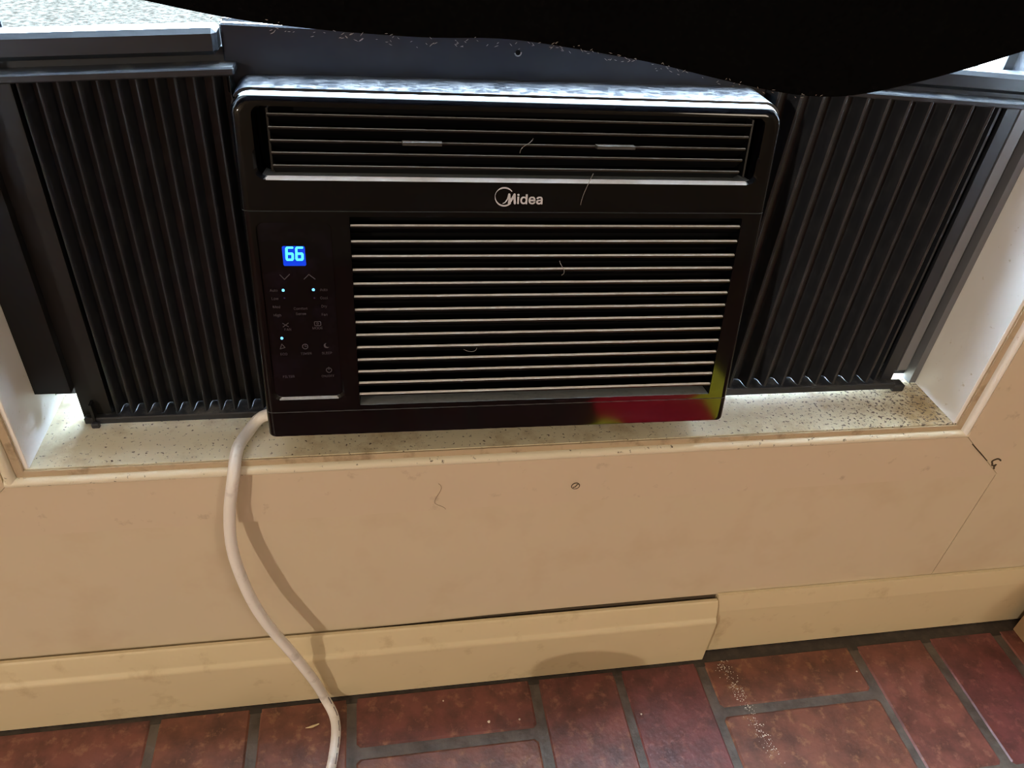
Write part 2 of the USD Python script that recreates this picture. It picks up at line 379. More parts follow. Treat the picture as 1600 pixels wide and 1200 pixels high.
# ------------------------------------------------------------------ window
win = thing("window_1", (0, 0.09, ZS), kind="structure", label="white framed window with a black lower sash rail above the air conditioner")
sill = box(XL, XR, .0005, WT + .05, ZS - .02, ZS)
part("sill", sill, M["sill"], win, smooth=False, label="dirt-speckled cream sill")
part("jamb", bev(XR, XR + .004, .0005, WT, ZS, ZT, .0005).translate((-.0035, 0, 0)), M["jamb"], win, label="white right jamb")
part("jamb", bev(XL - .004, XL, .0005, WT, ZS, ZT, .0005).translate((.0035, 0, 0)), M["jamb"], win, label="white left jamb")
part("head_jamb", bev(XL, XR, .0005, WT, ZT - .004, ZT, .0005), M["jamb"], win)
# black jamb liners (sash tracks), each a channel with two fins
for sx, x0, wd, zb in ((-1, XL + .0006, .030, ZS + .012), (1, XR - .0006, .012, ZS + .014)):
    inn = x0 - sx * wd
    lo, hi = min(x0, inn), max(x0, inn)
    tr = box(lo, hi, .092, .098, zb, ZT - .005)
    for yy in (.082, .128):
        tr = tr + box(lo, hi, yy, yy + .0025, zb, ZT - .005)
    tr = tr + box(min(x0, x0 - sx * .003), max(x0, x0 - sx * .003), .08, .135, zb, ZT - .005)
    part("sash_track", tr, M["rail"], win, smooth=False)


def sagged(m, x_ref, slope):
    m = arrays(m)
    m.vertices[:, 2] += (m.vertices[:, 0] - x_ref) * slope
    return m


part("jamb_strip", box(XL + .0037, -.3592, .0480, .0600, .3830, .70), M["frame_black"], win, smooth=False, label="black strip against the left jamb")


# lower rail of the raised sash, with the two ends standing a little low
rail = bev(XL + .033, -.2060, .058, .0800, .6500, .6664, .003)
part("sash_rail", sagged(rail, -.205, .071), M["sash"], win)
rail = bev(.2455, XR - .014, .066, .0850, .6443, .6593, .003)
part("sash_rail", sagged(rail, .32, -.035), M["sash"], win)
part("sash_rail", bev(-.2055, .2450, .0740, .0800, .612, .6690, .002), M["sash"], win)
part("sash_stile", bev(XL + .0305, XL + .0400, .060, .0800, .661, ZT - .012, .003), M["sash"], win)
part("sash_stile", bev(XR - .0220, XR - .0155, .066, .0800, .661, ZT - .012, .003), M["sash"], win)
part("pane", box(XL + .0405, XR - .0225, .0805, .0835, .6500, ZT - .012), M["glass"], win, smooth=False)

# outside
part("pavement", box(-9, 9, WT + .05, 14, -.25, -.15), M["pavement"], smooth=False, kind="structure", label="pale gravelly ground outside the window")

# ------------------------------------------------------------------ air conditioner
TILT, ARL, AYW, AH, AW = 0.165, 0.011, -0.0229, 0.2758, 0.406
ac_o = np.array([0.0, 0.0087, 0.7952 - 0.4386])
eu = np.array([math.cos(ARL) * math.cos(AYW), math.cos(ARL) * math.sin(AYW), math.sin(ARL)])
ev = np.array([0, math.sin(TILT), math.cos(TILT)])
ev = ev - eu * (ev @ eu)
ev /= np.linalg.norm(ev)
en = np.cross(eu, ev)
if en[1] > 0:
    en = -en
FR = np.stack([eu, ev, en])


AS = 0.94


def nearer(m):
    """The unit was first measured against the sill line; it really stands this much nearer to the room (and is that much smaller)."""
    m = arrays(m)
    m.vertices = CAM + (m.vertices - CAM) * AS
    return m


def AC(m):
    """From the front panel's own frame (u along, v up, n towards the room; mm) to the world."""
    m = arrays(m)
    m.vertices = m.vertices / 1000.0 @ FR + ac_o
    if np.linalg.det(FR) < 0:
        m.invert()
    return nearer(m)


def rrect(u0, u1, v0, v1, rt, rb, n=8):
    P = []
    for cx, cy_, r, a0 in ((u1 - rb, v0 + rb, rb, -90), (u1 - rt, v1 - rt, rt, 0), (u0 + rt, v1 - rt, rt, 90), (u0 + rb, v0 + rb, rb, 180)):
        for k in range(n + 1):
            a = math.radians(a0 + 90 * k / n)
            P.append((cx + r * math.cos(a), cy_ + r * math.sin(a)))
    return P


def slab(poly, n0, n1):
    return CrossSection([np.asarray(poly, float)]).extrude(n1 - n0).translate((0, 0, n0))


ac = thing("air_conditioner", (0, 0.10, ZS), "black window air conditioner with horizontal grilles and a lit blue 66 display", "air conditioner")
# the housing behind the front: level, its top dusty
hb = []
for back in (0, 1):
    for x0, z0, sx, sz, r in ((-.2020, .3560, 1, 1, .004), (.2010, .3560, -1, 1, .004), (-.2045, .6268, 1, -1, .013), (.2030, .6305, -1, -1, .013)):
        for a in np.linspace(0, np.pi / 2, 7):
            z = z0 + sz * (r - r * math.sin(a))
            x = x0 + sx * (r - r * math.cos(a))
            hb.append((x, .40 if back else .0190 + (z - .347) * .1672 - x * .023, z))
front_slope = hull(hb)
front_slope = nearer(front_slope)
fs = AC(slab([(-201, -20), (201, -20), (201, 271.5), (-201, 271.5)], -36, 60))
front_slope = Manifold(__import__("manifold3d").Mesh(np.asarray(front_slope.vertices, np.float32), np.asarray(front_slope.faces, np.uint32))) - Manifold(__import__("manifold3d").Mesh(np.asarray(fs.vertices, np.float32), np.asarray(fs.faces, np.uint32)))
lower = bev(-.196, .182, .040, .38, ZS + .0005, .400, .002)
part("base_pan", lower, M["housing"], ac, label="base of the housing standing on the sill")
part("housing", front_slope, M["housing"], ac, label="dusty black metal housing")
# front: one rounded, filleted slab cut into three pieces and hollowed
pts = []
for k in range(7):
    a = k / 6 * math.pi / 2
    off, n = 6.5 * (1 - math.cos(a)), -6.5 * (1 - math.sin(a))
    inset = np.asarray(rrect(-203 + off, 203 - off, 0 + off * .3, AH * 1000 - off, 15 - off * .6, 3.2))
    pts += [(u, v_, n) for u, v_ in inset]
pts += [(u, v_, -34) for u, v_ in rrect(-203.5, 203.5, 4, AH * 1000 + 5.4, 13, 3)]
front = hull(pts)
front = front - slab([(-260, 270), (260, 270), (260, 330), (-260, 330)], -60, -9)
front = front - slab(rrect(-188.5, 188.0, 219.5, 267.5, 6, 7), -30, 6) - slab(rrect(-196, 196, 8, 262, 8, 4), -60, -24)
G0, G1, GB, GT = -126.0, 184.0, 29.5, 190.5
front = front - slab(rrect(G0, G1, GB, GT, 1, 1), -30, 6)
front = front - slab(rrect(-194.0, -139.5, 38.3, 186.0, 5, 6), -2.6, 6)
# chamfered lower lip of the outlet and of the control panel
front = front - hull([(u, v_, n) for n, d in ((.5, 2.4), (-2.4, 0.0)) for u, v_ in rrect(-188.5 - d, 188 + d, 219.5 - d, 240, 5, 7)])
front = front - hull([(u, v_, n) for n, d in ((.3, 1.9), (-1.7, 0.0)) for u, v_ in rrect(-194 - d, -139.5 + d, 38.3 - d, 60, 3, 6)])
for name, a, b, lab in (("outlet_panel", 195.0, 400, "upper front panel with the air outlet"), ("intake_panel", 25.1, 194.3, "middle front panel with the intake grille"), ("lower_strip", -10, 24.4, "plain bottom strip of the front")):
    part(name, AC(front ^ slab([(-300, a), (300, a), (300, b), (-300, b)], -100, 50)), M["face"], ac, smooth=35, label=lab)
part("outlet_lip", AC(hull([(u, v_, n) for u, v_, n in ((-184, 219.7, -2.6), (182.5, 219.7, -2.6), (-183, 217.3, .35), (182, 217.3, .35), (-183, 216.9, .2), (182, 216.9, .2), (-184, 219.0, -2.6), (182.5, 219.0, -2.6), (-188.6, 223, -2.4), (188, 223, -2.4), (-190.0, 222.6, .2), (189.6, 222.6, .2)) if v_ < 220])), M["lip"], ac, smooth=False, label="lower lip of the air outlet with its bright edge line painted pale")
part("panel_lip", AC(hull([(-191, 38.5, -1.8), (-142.5, 38.5, -1.8), (-190.5, 36.7, .25), (-143, 36.7, .25), (-190.5, 36.3, .1), (-143, 36.3, .1), (-191, 38.0, -1.8), (-142.5, 38.0, -1.8)])), M["louver"], ac, smooth=False, label="lower lip of the control panel with its lit edge painted pale")  # pale colour paints the light caught on this lip
part("seam_backing", AC(slab([(-198, 22), (198, 22), (198, 197), (-198, 197)], -24.5, -23.5)), M["cavity"], ac, smooth=False)
part("outlet_duct", AC(slab(rrect(-187, 186.5, 221, 266, 5, 6), -29, -27.5)), M["cavity"], ac, smooth=False)


def blade(u0, u1, v_, n0, n1, t, slope, lip):
    """A thin blade sloping down inwards from a front edge whose upper corner is a facet (lip deep) facing up."""
    dn = n1 - n0
    sec = [(n0, v_ - slope * dn), (n0, v_ - slope * dn - t), (n1 - t * .35, v_ - t - lip * .55), (n1 - t * .1, v_ - t * .9 - lip * .5), (n1, v_ - t * .75 - lip * .4), (n1, v_ - lip * .45), (n1 - lip * .12, v_ - lip * .3), (n1 - lip * .45, v_ - lip * .12), (n1 - lip, v_)]
    m = arrays(CrossSection([np.asarray(sec, float)[::-1] if not Polygon(sec).exterior.is_ccw else np.asarray(sec, float)]).extrude(u1 - u0))
    n, vv, u = m.vertices[:, 0].copy(), m.vertices[:, 1].copy(), m.vertices[:, 2] + u0
    m.vertices = np.stack([u, vv, n], 1)
    m.fix_normals()
    return m


for k, v_ in enumerate((262.3, 253.4, 244.5, 236.0, 227.0)):
    lv = part("louver", AC(blade(-178.6 + .2 * k, 179.8 - .9 * k, v_, -17, -4.5, 1.2, .62, 1.3)), M["louver"], ac)
    if k == 2:
        for u0, u1 in ((-86, -57), (58, 88)):
            part("tab", AC(hull([(u, vv, n) for n, d in ((-6, 0), (1.2, .4)) for u in (u0 + d, u1 - d) for vv in (v_ - 2.0 + d, v_ + .7)])), M["tab"], ac, smooth=False, label="small grey finger tab on the middle louver")
for u in (-179.5, 180.5):
    part("louver_frame", AC(hull([(u + a - (0 if k else 0), b, n) for a in (0, 1.5) for k, b in enumerate((222, 265)) for n in (-17, -7)])), M["louver"], ac)
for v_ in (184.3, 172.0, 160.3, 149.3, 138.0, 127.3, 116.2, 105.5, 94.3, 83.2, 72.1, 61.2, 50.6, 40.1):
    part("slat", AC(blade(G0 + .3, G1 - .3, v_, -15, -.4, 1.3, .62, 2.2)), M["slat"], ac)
part("intake_filter", AC(slab(rrect(G0, G1, GB, GT, 1, 1), -21, -19.5)), M["cavity"], ac, smooth=False)
# black flange that closes the window above the housing
fl = bev(-.2105, .2085, .1015, .1085, .6120, .6600, .0012)
part("mounting_flange", nearer(sagged(fl, -.2085, -.002)), M["flange"], ac, label="flat black flange standing above the housing")
sw = trimesh.creation.cylinder(.0020, .0012, sections=16)
sw.apply_transform(trimesh.transformations.rotation_matrix(np.pi / 2, [1, 0, 0]))
sw.apply_translation((.0010, .1011, .6490))
hole = part("screw_hole", nearer(sw), M["cavity"], ac)
part("rim_highlight", nearer(tube([(.0010 + .0023 * math.cos(a), .1008, .6490 + .0023 * math.sin(a)) for a in np.linspace(math.radians(190), math.radians(370), 14)], .0006, 8)), M["metal"], ac, label="half ring painting the highlight on the lower rim of the screw hole")  # half ring only, shaped as the glint under the hole


# logo: an open crescent, a slanted M springing from it, and the rest of the word
def flat(shape, n0, n1):
    gs = [g for g in getattr(shape, "geoms", [shape]) if g.area > .002]
    return trimesh.util.concatenate([(lambda q: (q.apply_translation((0, 0, n0)), q)[1])(trimesh.creation.extrude_polygon(g, n1 - n0, engine="earcut")) for g in gs])


def lg(x, y):
    return (-10.2 + (x - 380) / 26.9, 206.4 - (y - 370) / 27.6)


cres = []
for a in np.linspace(math.radians(35), math.radians(318), 60):
    f = (a - math.radians(35)) / math.radians(283)
    w_ = 18 + 16 * math.sin(math.pi * min(f / .36, 1)) if f < .36 else 18 + (10 * math.sin(math.pi * min((f - .36) / .2, 1)) * -1 if f < .56 else 17 * math.sin(math.pi * (f - .56) / .44 * .75))
    cres.append((a, w_))
outer = [lg(380 + 196 * math.cos(a), 368 - 205 * math.sin(a)) for a, _ in cres]
inner = [lg(380 + (196 - w_) * math.cos(a), 368 - (205 - w_) * math.sin(a)) for a, w_ in cres]
logo = Polygon(outer + inner[::-1]).buffer(0)
logo = unary_union([logo, Polygon([lg(*p) for p in ((345, 505), (395, 478), (440, 400), (458, 312), (500, 305), (495, 350), (440, 455), (395, 500), (360, 512))]).buffer(.02),
                    LineString([lg(*p) for p in ((478, 318), (492, 410), (480, 500))]).buffer(.85),
                    LineString([lg(*p) for p in ((482, 505), (530, 430), (585, 320))]).buffer(.80), LineString([lg(*p) for p in ((588, 318), (592, 400), (602, 500))]).buffer(.85)])
em = part("emblem", AC(flat(logo, -.2, .45)), M["logo"], ac, smooth=False, label="silver crescent ring with a slanted M")
tx = meshkit.text_mesh("idea", 7.1, .65, bold=True)
wtx = tx.bounds[1][0] - tx.bounds[0][0]
tx.vertices[:, 0] = (tx.vertices[:, 0] - tx.bounds[0][0]) * (lg(1178, 0)[0] - lg(645, 0)[0]) / wtx + lg(645, 0)[0]
tx.apply_translation((0, lg(0, 510)[1], -.2))
part("lettering", AC(tx), M["logo"], ac, smooth=False, label="silver letters idea completing the word Midea")

# control panel
cpn = part("control_panel", AC(slab(rrect(-193.4, -140.1, 38.9, 185.4, 5, 6), -2.7, -1.9)), M["panel"], ac, smooth=False, label="glossy dark control panel with faint printing")
NP = -1.9
part("display", AC(flat(Polygon(rrect(-177.0, -160.2, 152.0, 167.6, 1.2, 1.2)), NP - .1, NP + .15)), M["display"], cpn, smooth=False, label="glowing blue display window")


def seven(u, v_, wd, ht, slant=.06):
    s = lambda x, y: (u + x * wd + y * ht * slant, v_ + y * ht)
    seg = [[(0.95, 1), (.15, 1)], [(0.0, .92), (0, .55)], [(.1, .5), (.9, .5)], [(0, .45), (0, .08)], [(.1, 0), (.9, 0)], [(1, .45), (1, .08)], [(0, .92), (.15, 1)], [(0, .55), (0, .45)], [(1, .45), (.9, .5)], [(1, .08), (.9, 0)], [(0, .08), (.1, 0)]]
    return unary_union([LineString([s(*p) for p in l]).buffer(.95) for l in seg])


for u in (-174.2, -167.0):
    part("digit", AC(flat(seven(u, 157.0, 4.4, 9.4), NP, NP + .3)), M["digit"], cpn, smooth=False, label="glowing cyan figure 6")
for u, v_ in ((-179.1, 132.4), (-156.4, 132.6), (-183.9, 91.9)):
    part("indicator", AC(flat(Point(u, v_).buffer(1.15), NP, NP + .35)), M["led"], cpn, smooth=False, label="lit blue indicator dot")
for u, v_ in ((-178.8, 126.0), (-156.2, 125.7)):
    part("indicator", AC(flat(Point(u, v_).buffer(.6), NP, NP + .3)), M["led_off"], cpn, smooth=False, label="unlit indicator dot")
marks = [LineString([(-180.3, 144.9), (-177.3, 141.2), (-173.3, 145.2)]).buffer(.35), LineString([(-162.7, 141.4), (-158.9, 145.1), (-154.6, 141.4)]).buffer(.35)]
for u, v_ in ((-180.0, 103.2), (-155.3, 104.0)):        # fan and mode icons
    marks += [LineString([(u - 2, v_ - 1.5), (u, v_), (u + 2.2, v_ + 1.6)]).buffer(.3), LineString([(u - 2, v_ + 1.5), (u + 2, v_ - 1.4)]).buffer(.3)] if u < -170 else [Polygon(rrect(u - 2.4, u + 2.4, v_ - 1.7, v_ + 1.7, .6, .6)).exterior.buffer(.3), Point(u, v_).buffer(.7).exterior.buffer(.2)]
marks += [Polygon([(-186, 82.6), (-184.4, 86.8), (-182.2, 83.6)]).exterior.buffer(.3), Point(-166.5, 84.2).buffer(2.1).exterior.buffer(.3), LineString([(-166.5, 85.6), (-166.5, 84.2), (-165.2, 84.2)]).buffer(.25),
          Point(-149.7, 84.6).buffer(2.2).difference(Point(-148.6, 85.2).buffer(1.9)), Point(-149.3, 62.4).buffer(2.1).exterior.difference(Point(-149.3, 64.6).buffer(.8)).buffer(.3), LineString([(-149.3, 65.2), (-149.3, 62.8)]).buffer(.3)]
for q in marks:
    part("symbol", AC(flat(q, NP, NP + .15)), M["print"], cpn, smooth=False)
wd = []
for s, u, v_, h in (("Auto", -186.2, 131.4, 2.0), ("Low", -185.8, 124.6, 2.0), ("Med", -185.4, 117.7, 2.0), ("High", -185.4, 110.7, 2.0), ("Auto", -148.6, 131.6, 2.0), ("Cool", -148.8, 124.7, 2.0), ("Dry", -149.2, 117.7, 2.0), ("Fan", -149.4, 110.7, 2.0),
                    ("Comfort", -167.4, 116.0, 2.0), ("Sense", -167.4, 111.6, 2.0), ("FAN", -178.6, 98.4, 2.0), ("MODE", -155.6, 99.2, 2.0), ("ECO", -183.6, 76.8, 2.0), ("TIMER", -166.2, 76.9, 2.0), ("SLEEP", -149.9, 77.0, 2.0), ("FILTER", -181.6, 56.4, 2.0), ("ON/OFF", -150.4, 56.0, 2.0)):
    q = meshkit.text_mesh(s, h, .12)
    q.apply_translation((u - q.bounds.mean(0)[0], v_, NP))
    wd.append(q)
part("word_print", AC(trimesh.util.concatenate(wd)), M["print"], cpn, smooth=False, label="faint grey setting names")


# ------------------------------------------------------------------ accordion side panels
def pleat_mesh(xt0, xt1, xb0, xb1, zt, zb, ridge, yf, yb):
    """One fold: from the middle of a valley over a narrow rounded ridge to the next valley; xt / xb its ends at the top and bottom."""
    sec = []
    c = .5
    r = ridge / (xt1 - xt0) / 2
    line = [(0, 1.0), (c - r * 1.5, 1.0), (c - r, .86), (c - r * .8, .25), (c - r * .45, .05), (c, 0), (c + r * .45, .05), (c + r * .8, .25), (c + r, .86), (c + r * 1.5, 1.0), (1.0, 1.0)]
    V, F = [], []
    for side in (0, .0011):
        for (x0, x1, z) in ((xt0, xt1, zt), (xb0, xb1, zb)):
            V += [(x0 + (x1 - x0) * f_, yf + (yb - yf) * d + side, z) for f_, d in line]
    n = len(line)
    for i in range(n - 1):
        F += [(i, i + 1, n + i + 1), (i, n + i + 1, n + i)]
        F += [(2 * n + i + 1, 2 * n + i, 3 * n + i + 1), (3 * n + i + 1, 2 * n + i, 3 * n + i)]
        F += [(i + 1, i, 2 * n + i), (i + 1, 2 * n + i, 2 * n + i + 1), (n + i, n + i + 1, 3 * n + i), (3 * n + i, n + i + 1, 3 * n + i + 1)]
    F += [(0, n, 2 * n), (2 * n, n, 3 * n), (2 * n - 1, n - 1, 3 * n - 1), (2 * n - 1, 3 * n - 1, 4 * n - 1)]
    m = trimesh.Trimesh(np.array(V), np.array(F), process=False)
    if m.volume < 0:
        m.invert()
    return m


YF, YB = .0545, .0690
left = thing("accordion_panel", (-.28, .065, ZS), "black pleated accordion panel filling the window left of the air conditioner", "side panel", "accordion panels beside the air conditioner")
zt = lambda x: .6375 + (x + .207) * .071
for k in range(11):
    a = b = -.3375 + .01206 * k
    part("pleat", pleat_mesh(a, a + .01206, b, b + .01206, zt(a) + .002, .35365, .0046, YF, YB), M["pleat"], left, smooth=40)
part("pleat", pleat_mesh(-.20484, -.1966, -.20484, -.1966, zt(-.2) + .002, .35365, .0025, YF, YB), M["pleat"], left, smooth=40)
part("top_rail", sagged(bev(-.356, -.1966, .0510, .0740, .6385, .6440, .001) + box(-.356, -.1966, .0680, .0740, .6420, .6530), -.207, .071), M["rail"], left, smooth=False)
br = bev(-.3575, -.1966, .0500, .0745, ZS + .0022, .3535, .001)
part("bottom_rail", br, M["rail"], left)
ef = box(-.3590, -.3362, .0560, .0580, ZS + .006, .632) + box(-.3385, -.3362, .0560, .0705, ZS + .006, .632) + box(-.3590, -.3570, .0560, .0760, ZS + .001, .628) + box(-.3500, -.3480, .0490, .0580, ZS + .001, ZS + .024)
part("end_frame", ef, M["frame_black"], left, smooth=False)
part("catch", bev(-.3515, -.3450, .0455, .0500, ZS + .001, ZS + .006, .0008), M["rail"], left)

rightp = thing("accordion_panel", (.32, .065, ZS), "black pleated accordion panel filling the window right of the air conditioner", "side panel", "accordion panels beside the air conditioner")
ztr = lambda x: .6385 - (x - .25) * .033
for k in range(-1, 10):
    a, b = .2045 + .0187 * k, .2025 + .0187 * k
    part("pleat", pleat_mesh(a, a + .0187, b, b + .0187, ztr(a) + .002, .35715, .0060, YF, YB), M["pleat"], rightp, smooth=40)
part("top_rail", sagged(bev(.1865, .4180, .0545, .0770, .6385, .6432, .001) + box(.1865, .4180, .0700, .0770, .6420, .6500), .25, -.033), M["rail"], rightp, smooth=False)
br = bev(.1865, .4120, .0520, .0745, ZS + .0045, .3570, .001)
part("bottom_rail", br, M["rail"], rightp)
ef = box(.3995, .4115, .0600, .0620, ZS + .004, .634) + box(.3900, .3922, .0580, .0800, ZS + .004, .634) + box(.4095, .4115, .0600, .0800, ZS + .004, .634) + box(.3900, .4488, .0780, .0800, ZS + .005, .640) \
    + box(.3922, .3995, .0680, .0700, ZS + .004, .634)
part("end_frame", ef, M["rail"], rightp, smooth=False)
part("edge_strip", bev(.4172, .4288, .0640, .0680, .3640, .634, .0008) + box(.4172, .4192, .0640, .0800, .3640, .634), M["lit_strip_grey"], rightp, smooth=False, label="upright strip near the outer edge, its lit face painted grey")
part("edge_strip", bev(.4405, .4487, .0660, .0690, ZS + .001, .634, .0008) + box(.4405, .4425, .0660, .0800, ZS + .001, .634), M["lit_strip_grey"], rightp, smooth=False, label="upright strip against the jamb, its lit face painted grey")
part("catch", bev(.4120, .4250, .0520, .0640, ZS + .001, ZS + .009, .001), M["rail"], rightp)

# ------------------------------------------------------------------ power cord
R = .0051
P = [(-.196, .034, .366), (-.2055, .037, .3610), (-.2132, .0385, .3555), (-.2218, .0265, .3505), (-.2280, .0070, ZS + .0054), (-.2303, -.0088, .3395), (-.2336, -.0130, .3240), (-.2378, -.0140, .3040), (-.2406, -.0165, .2830),
     (-.2415, -.0205, .2568), (-.2384, -.0245, .2281), (-.2310, -.0285, .1897), (-.2203, -.0312, .1550), (-.2064, -.0330, .1200), (-.1922, -.0325, .0775), (-.1808, -.0298, .0320), (-.1760, -.0310, .0125), (-.1711, -.0380, .0058), (-.1665, -.0606, .0053), (-.1685, -.0857, .0053),
     (-.1712, -.1010, .0053), (-.186, -.130, .0053), (-.215, -.165, .0053), (-.265, -.195, .0053), (-.33, -.22, .0053), (-.44, -.235, .0053), (-.56, -.215, .0053), (-.70, -.175, .0053), (-.86, -.15, .0053)]
cp_ = spline(P, 220)
cord = thing("power_cord", (-.22, -.05, 0), "white round power cord hanging from behind the air conditioner down to the floor", "power cord")
part("cable", tube(cp_, R, 16), M["cord"], cord, smooth=True)
seg = [i for i in range(len(cp_)) if cp_[i][2] < .022 and -.125 < cp_[i][1] < -.028]
strips = []
for n_, i in enumerate(seg[:-1]):
    a, b = cp_[i], cp_[i + 1]
    tdir = (b - a) / np.linalg.norm(b - a)
    view = CAM - a
    view -= tdir * (view @ tdir)
    view /= np.linalg.norm(view)
    side = np.cross(tdir, view)
    off = (view * .80 - side * .60) * (R + .00004)
    if n_ % 3 != 2:
        q = [a + off + side * .0007, a + off - side * .0007, b + off - side * .0007, b + off + side * .0007]
        q += [x - view * .0006 for x in q]
        strips.append(arrays(hull(q)))
part("stamped_print", trimesh.util.concatenate(strips), M["cord_print"], cord, smooth=False, label="dark stamped print along the lower cord")

# ------------------------------------------------------------------ black cloth hanging above
HX = [-.60, -.42, -.30, -.2243, -.1941, -.1626, -.1217, -.0786, -.0535, -.0245, .0123, .0447, .0752, .0925, .1062, .1262, .1453, .1612, .1737, .1923, .2074, .27, .36, .52]
HZ = [.738, .735, .731, .7265, .7215, .7165, .7135, .7120, .7142, .7121, .7073, .7020, .6977, .6959, .6954, .6973, .7019, .7058, .7096, .7154, .7207, .744, .765, .775]
xs = np.linspace(-.60, .52, 180)
hem = np.interp(xs, HX, HZ)
hem = np.convolve(np.pad(hem, 2, mode="edge"), np.ones(5) / 5, mode="valid")
rows = [(-.006, .016), (.0, .006), (.012, .0), (.035, -.004), (.07, -.004), (.12, 0), (.25, 0), (.5, 0), (.8, 0), (1.1, 0)]
V, F = [], []
loop = []
bulge = np.exp(-((xs - .12) / .10) ** 2)
for i, x in enumerate(xs):
    ph = x * 46 + 1.2 * math.sin(x * 17)
    ring_ = []
    for side in (1, -1):
        seq = range(9) if side == 1 else range(8, -1, -1)
        for r_ in seq:
            f_ = r_ / 8
            z = hem[i] + (2.02 - hem[i]) * f_ ** 1.6
            grow = min(1, (f_ / .10)) if r_ else 0
            fold = .012 * math.sin(ph + 1.5 * f_) * (.25 + .75 * f_)
            th = (.007 + .018 * bulge[i] * max(0, 1 - f_ * 2.2))
            y = -.140 + fold * (.5 + .5 * grow) + (-th if side == 1 else th) * (0.35 + .65 * grow)
            zz = z + (0 if r_ else .001)
            ring_.append((x, y, zz))
    V += ring_
n = 18
for i in range(len(xs) - 1):
    for k in range(n):
        a, b = i * n + k, i * n + (k + 1) % n
        F += [(a, b, b + n), (a, b + n, a + n)]
for e in (0, len(xs) - 1):
    c = [e * n + k for k in range(n)]
    for k in range(8):
        q = (c[k], c[k + 1], c[n - 2 - k], c[n - 1 - k])
        F += [(q[0], q[2], q[1]), (q[0], q[3], q[2])] if e == 0 else [(q[0], q[1], q[2]), (q[0], q[2], q[3])]
m = trimesh.Trimesh(np.array(V), np.array(F), process=False)
m.fix_normals()
cur = thing("black_cloth", (0, -.14, .70), "black cloth hanging across the top of the window, its uneven hem sagging at right", "cloth")
part("drape", m, M["cloth"], cur, smooth=60)
lint = []
rl = random.Random(11)
for k in range(150):
    x = rl.uniform(-.17, .10)
    i = int((x + .60) / 1.12 * 179)
    zz, q = hem[i] + rl.uniform(.0012, .0035), rl.uniform(-.9, .9)
    ln = rl.uniform(.0003, .0009)
    c = np.array([x, -.1510 + .012 * (rl.random() - .5), zz - .001])
    d = np.array([math.cos(q), .3 * rl.uniform(-1, 1), math.sin(q)]) * ln
    lint.append(tube([c - d, c, c + d], [.00006, .00016, .00006], 5))
part("lint", trimesh.util.concatenate(lint), M["hair"], cur, smooth=False, kind="stuff", label="pale lint caught along the hem")
rod = thing("curtain_rod", (0, -.14, 2.02), "black rod with two wall brackets carrying the black cloth", "curtain rod")
part("pole", tube([(-.68, -.14, 2.0335), (.60, -.14, 2.0335)], .009, 16), M["rail"], rod)
for x in (-.655, .575):
    part("bracket", bev(x - .008, x + .008, -.15, -.0005, 2.042, 2.048, .001) + bev(x - .012, x + .012, -.006, -.0002, 2.01, 2.07, .001), M["rail"], rod)

# ------------------------------------------------------------------ lamp, added fill globe, added shadow casters and glow
for (lx, ly, lz), lr, _ in LAMP_AND_FILL:
    small = lr < .1  # the large globe is an added fill light, out of view
    lamp = thing("globe_light", (lx, ly, 0), "small bright globe lamp on a slim brass stand, left behind the camera" if small else "large round globe added unseen as soft fill light, right behind the camera", "lamp")
    g = trimesh.creation.icosphere(3, lr)
    g.apply_translation((lx, ly, lz))
    part("globe", g, M["globes"][0 if small else 1], lamp, smooth=True)
    part("stem", tube([(lx, ly, .012), (lx, ly, lz - lr * .99)], .008, 12), M["brass"], lamp)
    part("foot", hull([(lx + r_ * math.cos(a), ly + r_ * math.sin(a), z) for r_, z in ((.13, .0005), (.13, .008), (.03, .02)) for a in np.linspace(0, 2 * np.pi, 28, endpoint=False)]), M["brass"], lamp)


def pillow(cx, cy_, lx, ly, h, rot, z0=0.0):
    nu = 28
    V, F = [], []
    for side in (1, -1):
        for i in range(nu + 1):
            for j in range(nu + 1):
                a, b = 2 * i / nu - 1, 2 * j / nu - 1
                prof = max(0, (1 - a ** 4) * (1 - b ** 4)) ** .6
                x, y = a * lx / 2 * (1 - .06 * b * b), b * ly / 2 * (1 - .06 * a * a)
                V.append((x, y, side * prof * h / 2))
    o = (nu + 1) ** 2
    for i in range(nu):
        for j in range(nu):
            p = i * (nu + 1) + j
            F += [(p, p + nu + 1, p + nu + 2), (p, p + nu + 2, p + 1), (o + p, o + p + nu + 2, o + p + nu + 1), (o + p, o + p + 1, o + p + nu + 2)]
    m_ = trimesh.Trimesh(np.array(V), np.array(F), process=True)
    m_.apply_transform(trimesh.transformations.rotation_matrix(rot, [0, 0, 1]))
    m_.apply_translation((cx, cy_, z0 + h / 2))
    return m_


crt = thing("added_carton", (.76, -.09, 0), "small brown cardboard box added just beyond the right edge to cast a shadow", "box")  # box added outside the view for its shadow on the wall
part("carton_body", bev(.688, .85, -.160, -.022, .0005, .118, .001), M["added_carton"], crt)
part("tape_strip", bev(.687, .851, -.102, -.080, .1175, .1186, .0002), M["straw"], crt)
boot = thing("added_boot", (-.11, -.26, 0), "black ankle boot added out of view to cast a shadow on the baseboard", "boot")  # unseen boot added only for the shadow it throws
pts = []
for z, x0, x1, y0, y1 in ((.012, -.158, -.068, -.47, -.215), (.045, -.155, -.066, -.46, -.213), (.062, -.150, -.070, -.40, -.214)):
    for a in np.linspace(0, 2 * np.pi, 28, endpoint=False):
        c, s_ = math.cos(a), math.sin(a)
        pts.append(((x0 + x1) / 2 + (x1 - x0) / 2 * math.copysign(abs(c) ** .7, c), (y0 + y1) / 2 + (y1 - y0) / 2 * math.copysign(abs(s_) ** .8, s_), z))
foot = hull(pts)
pts = []
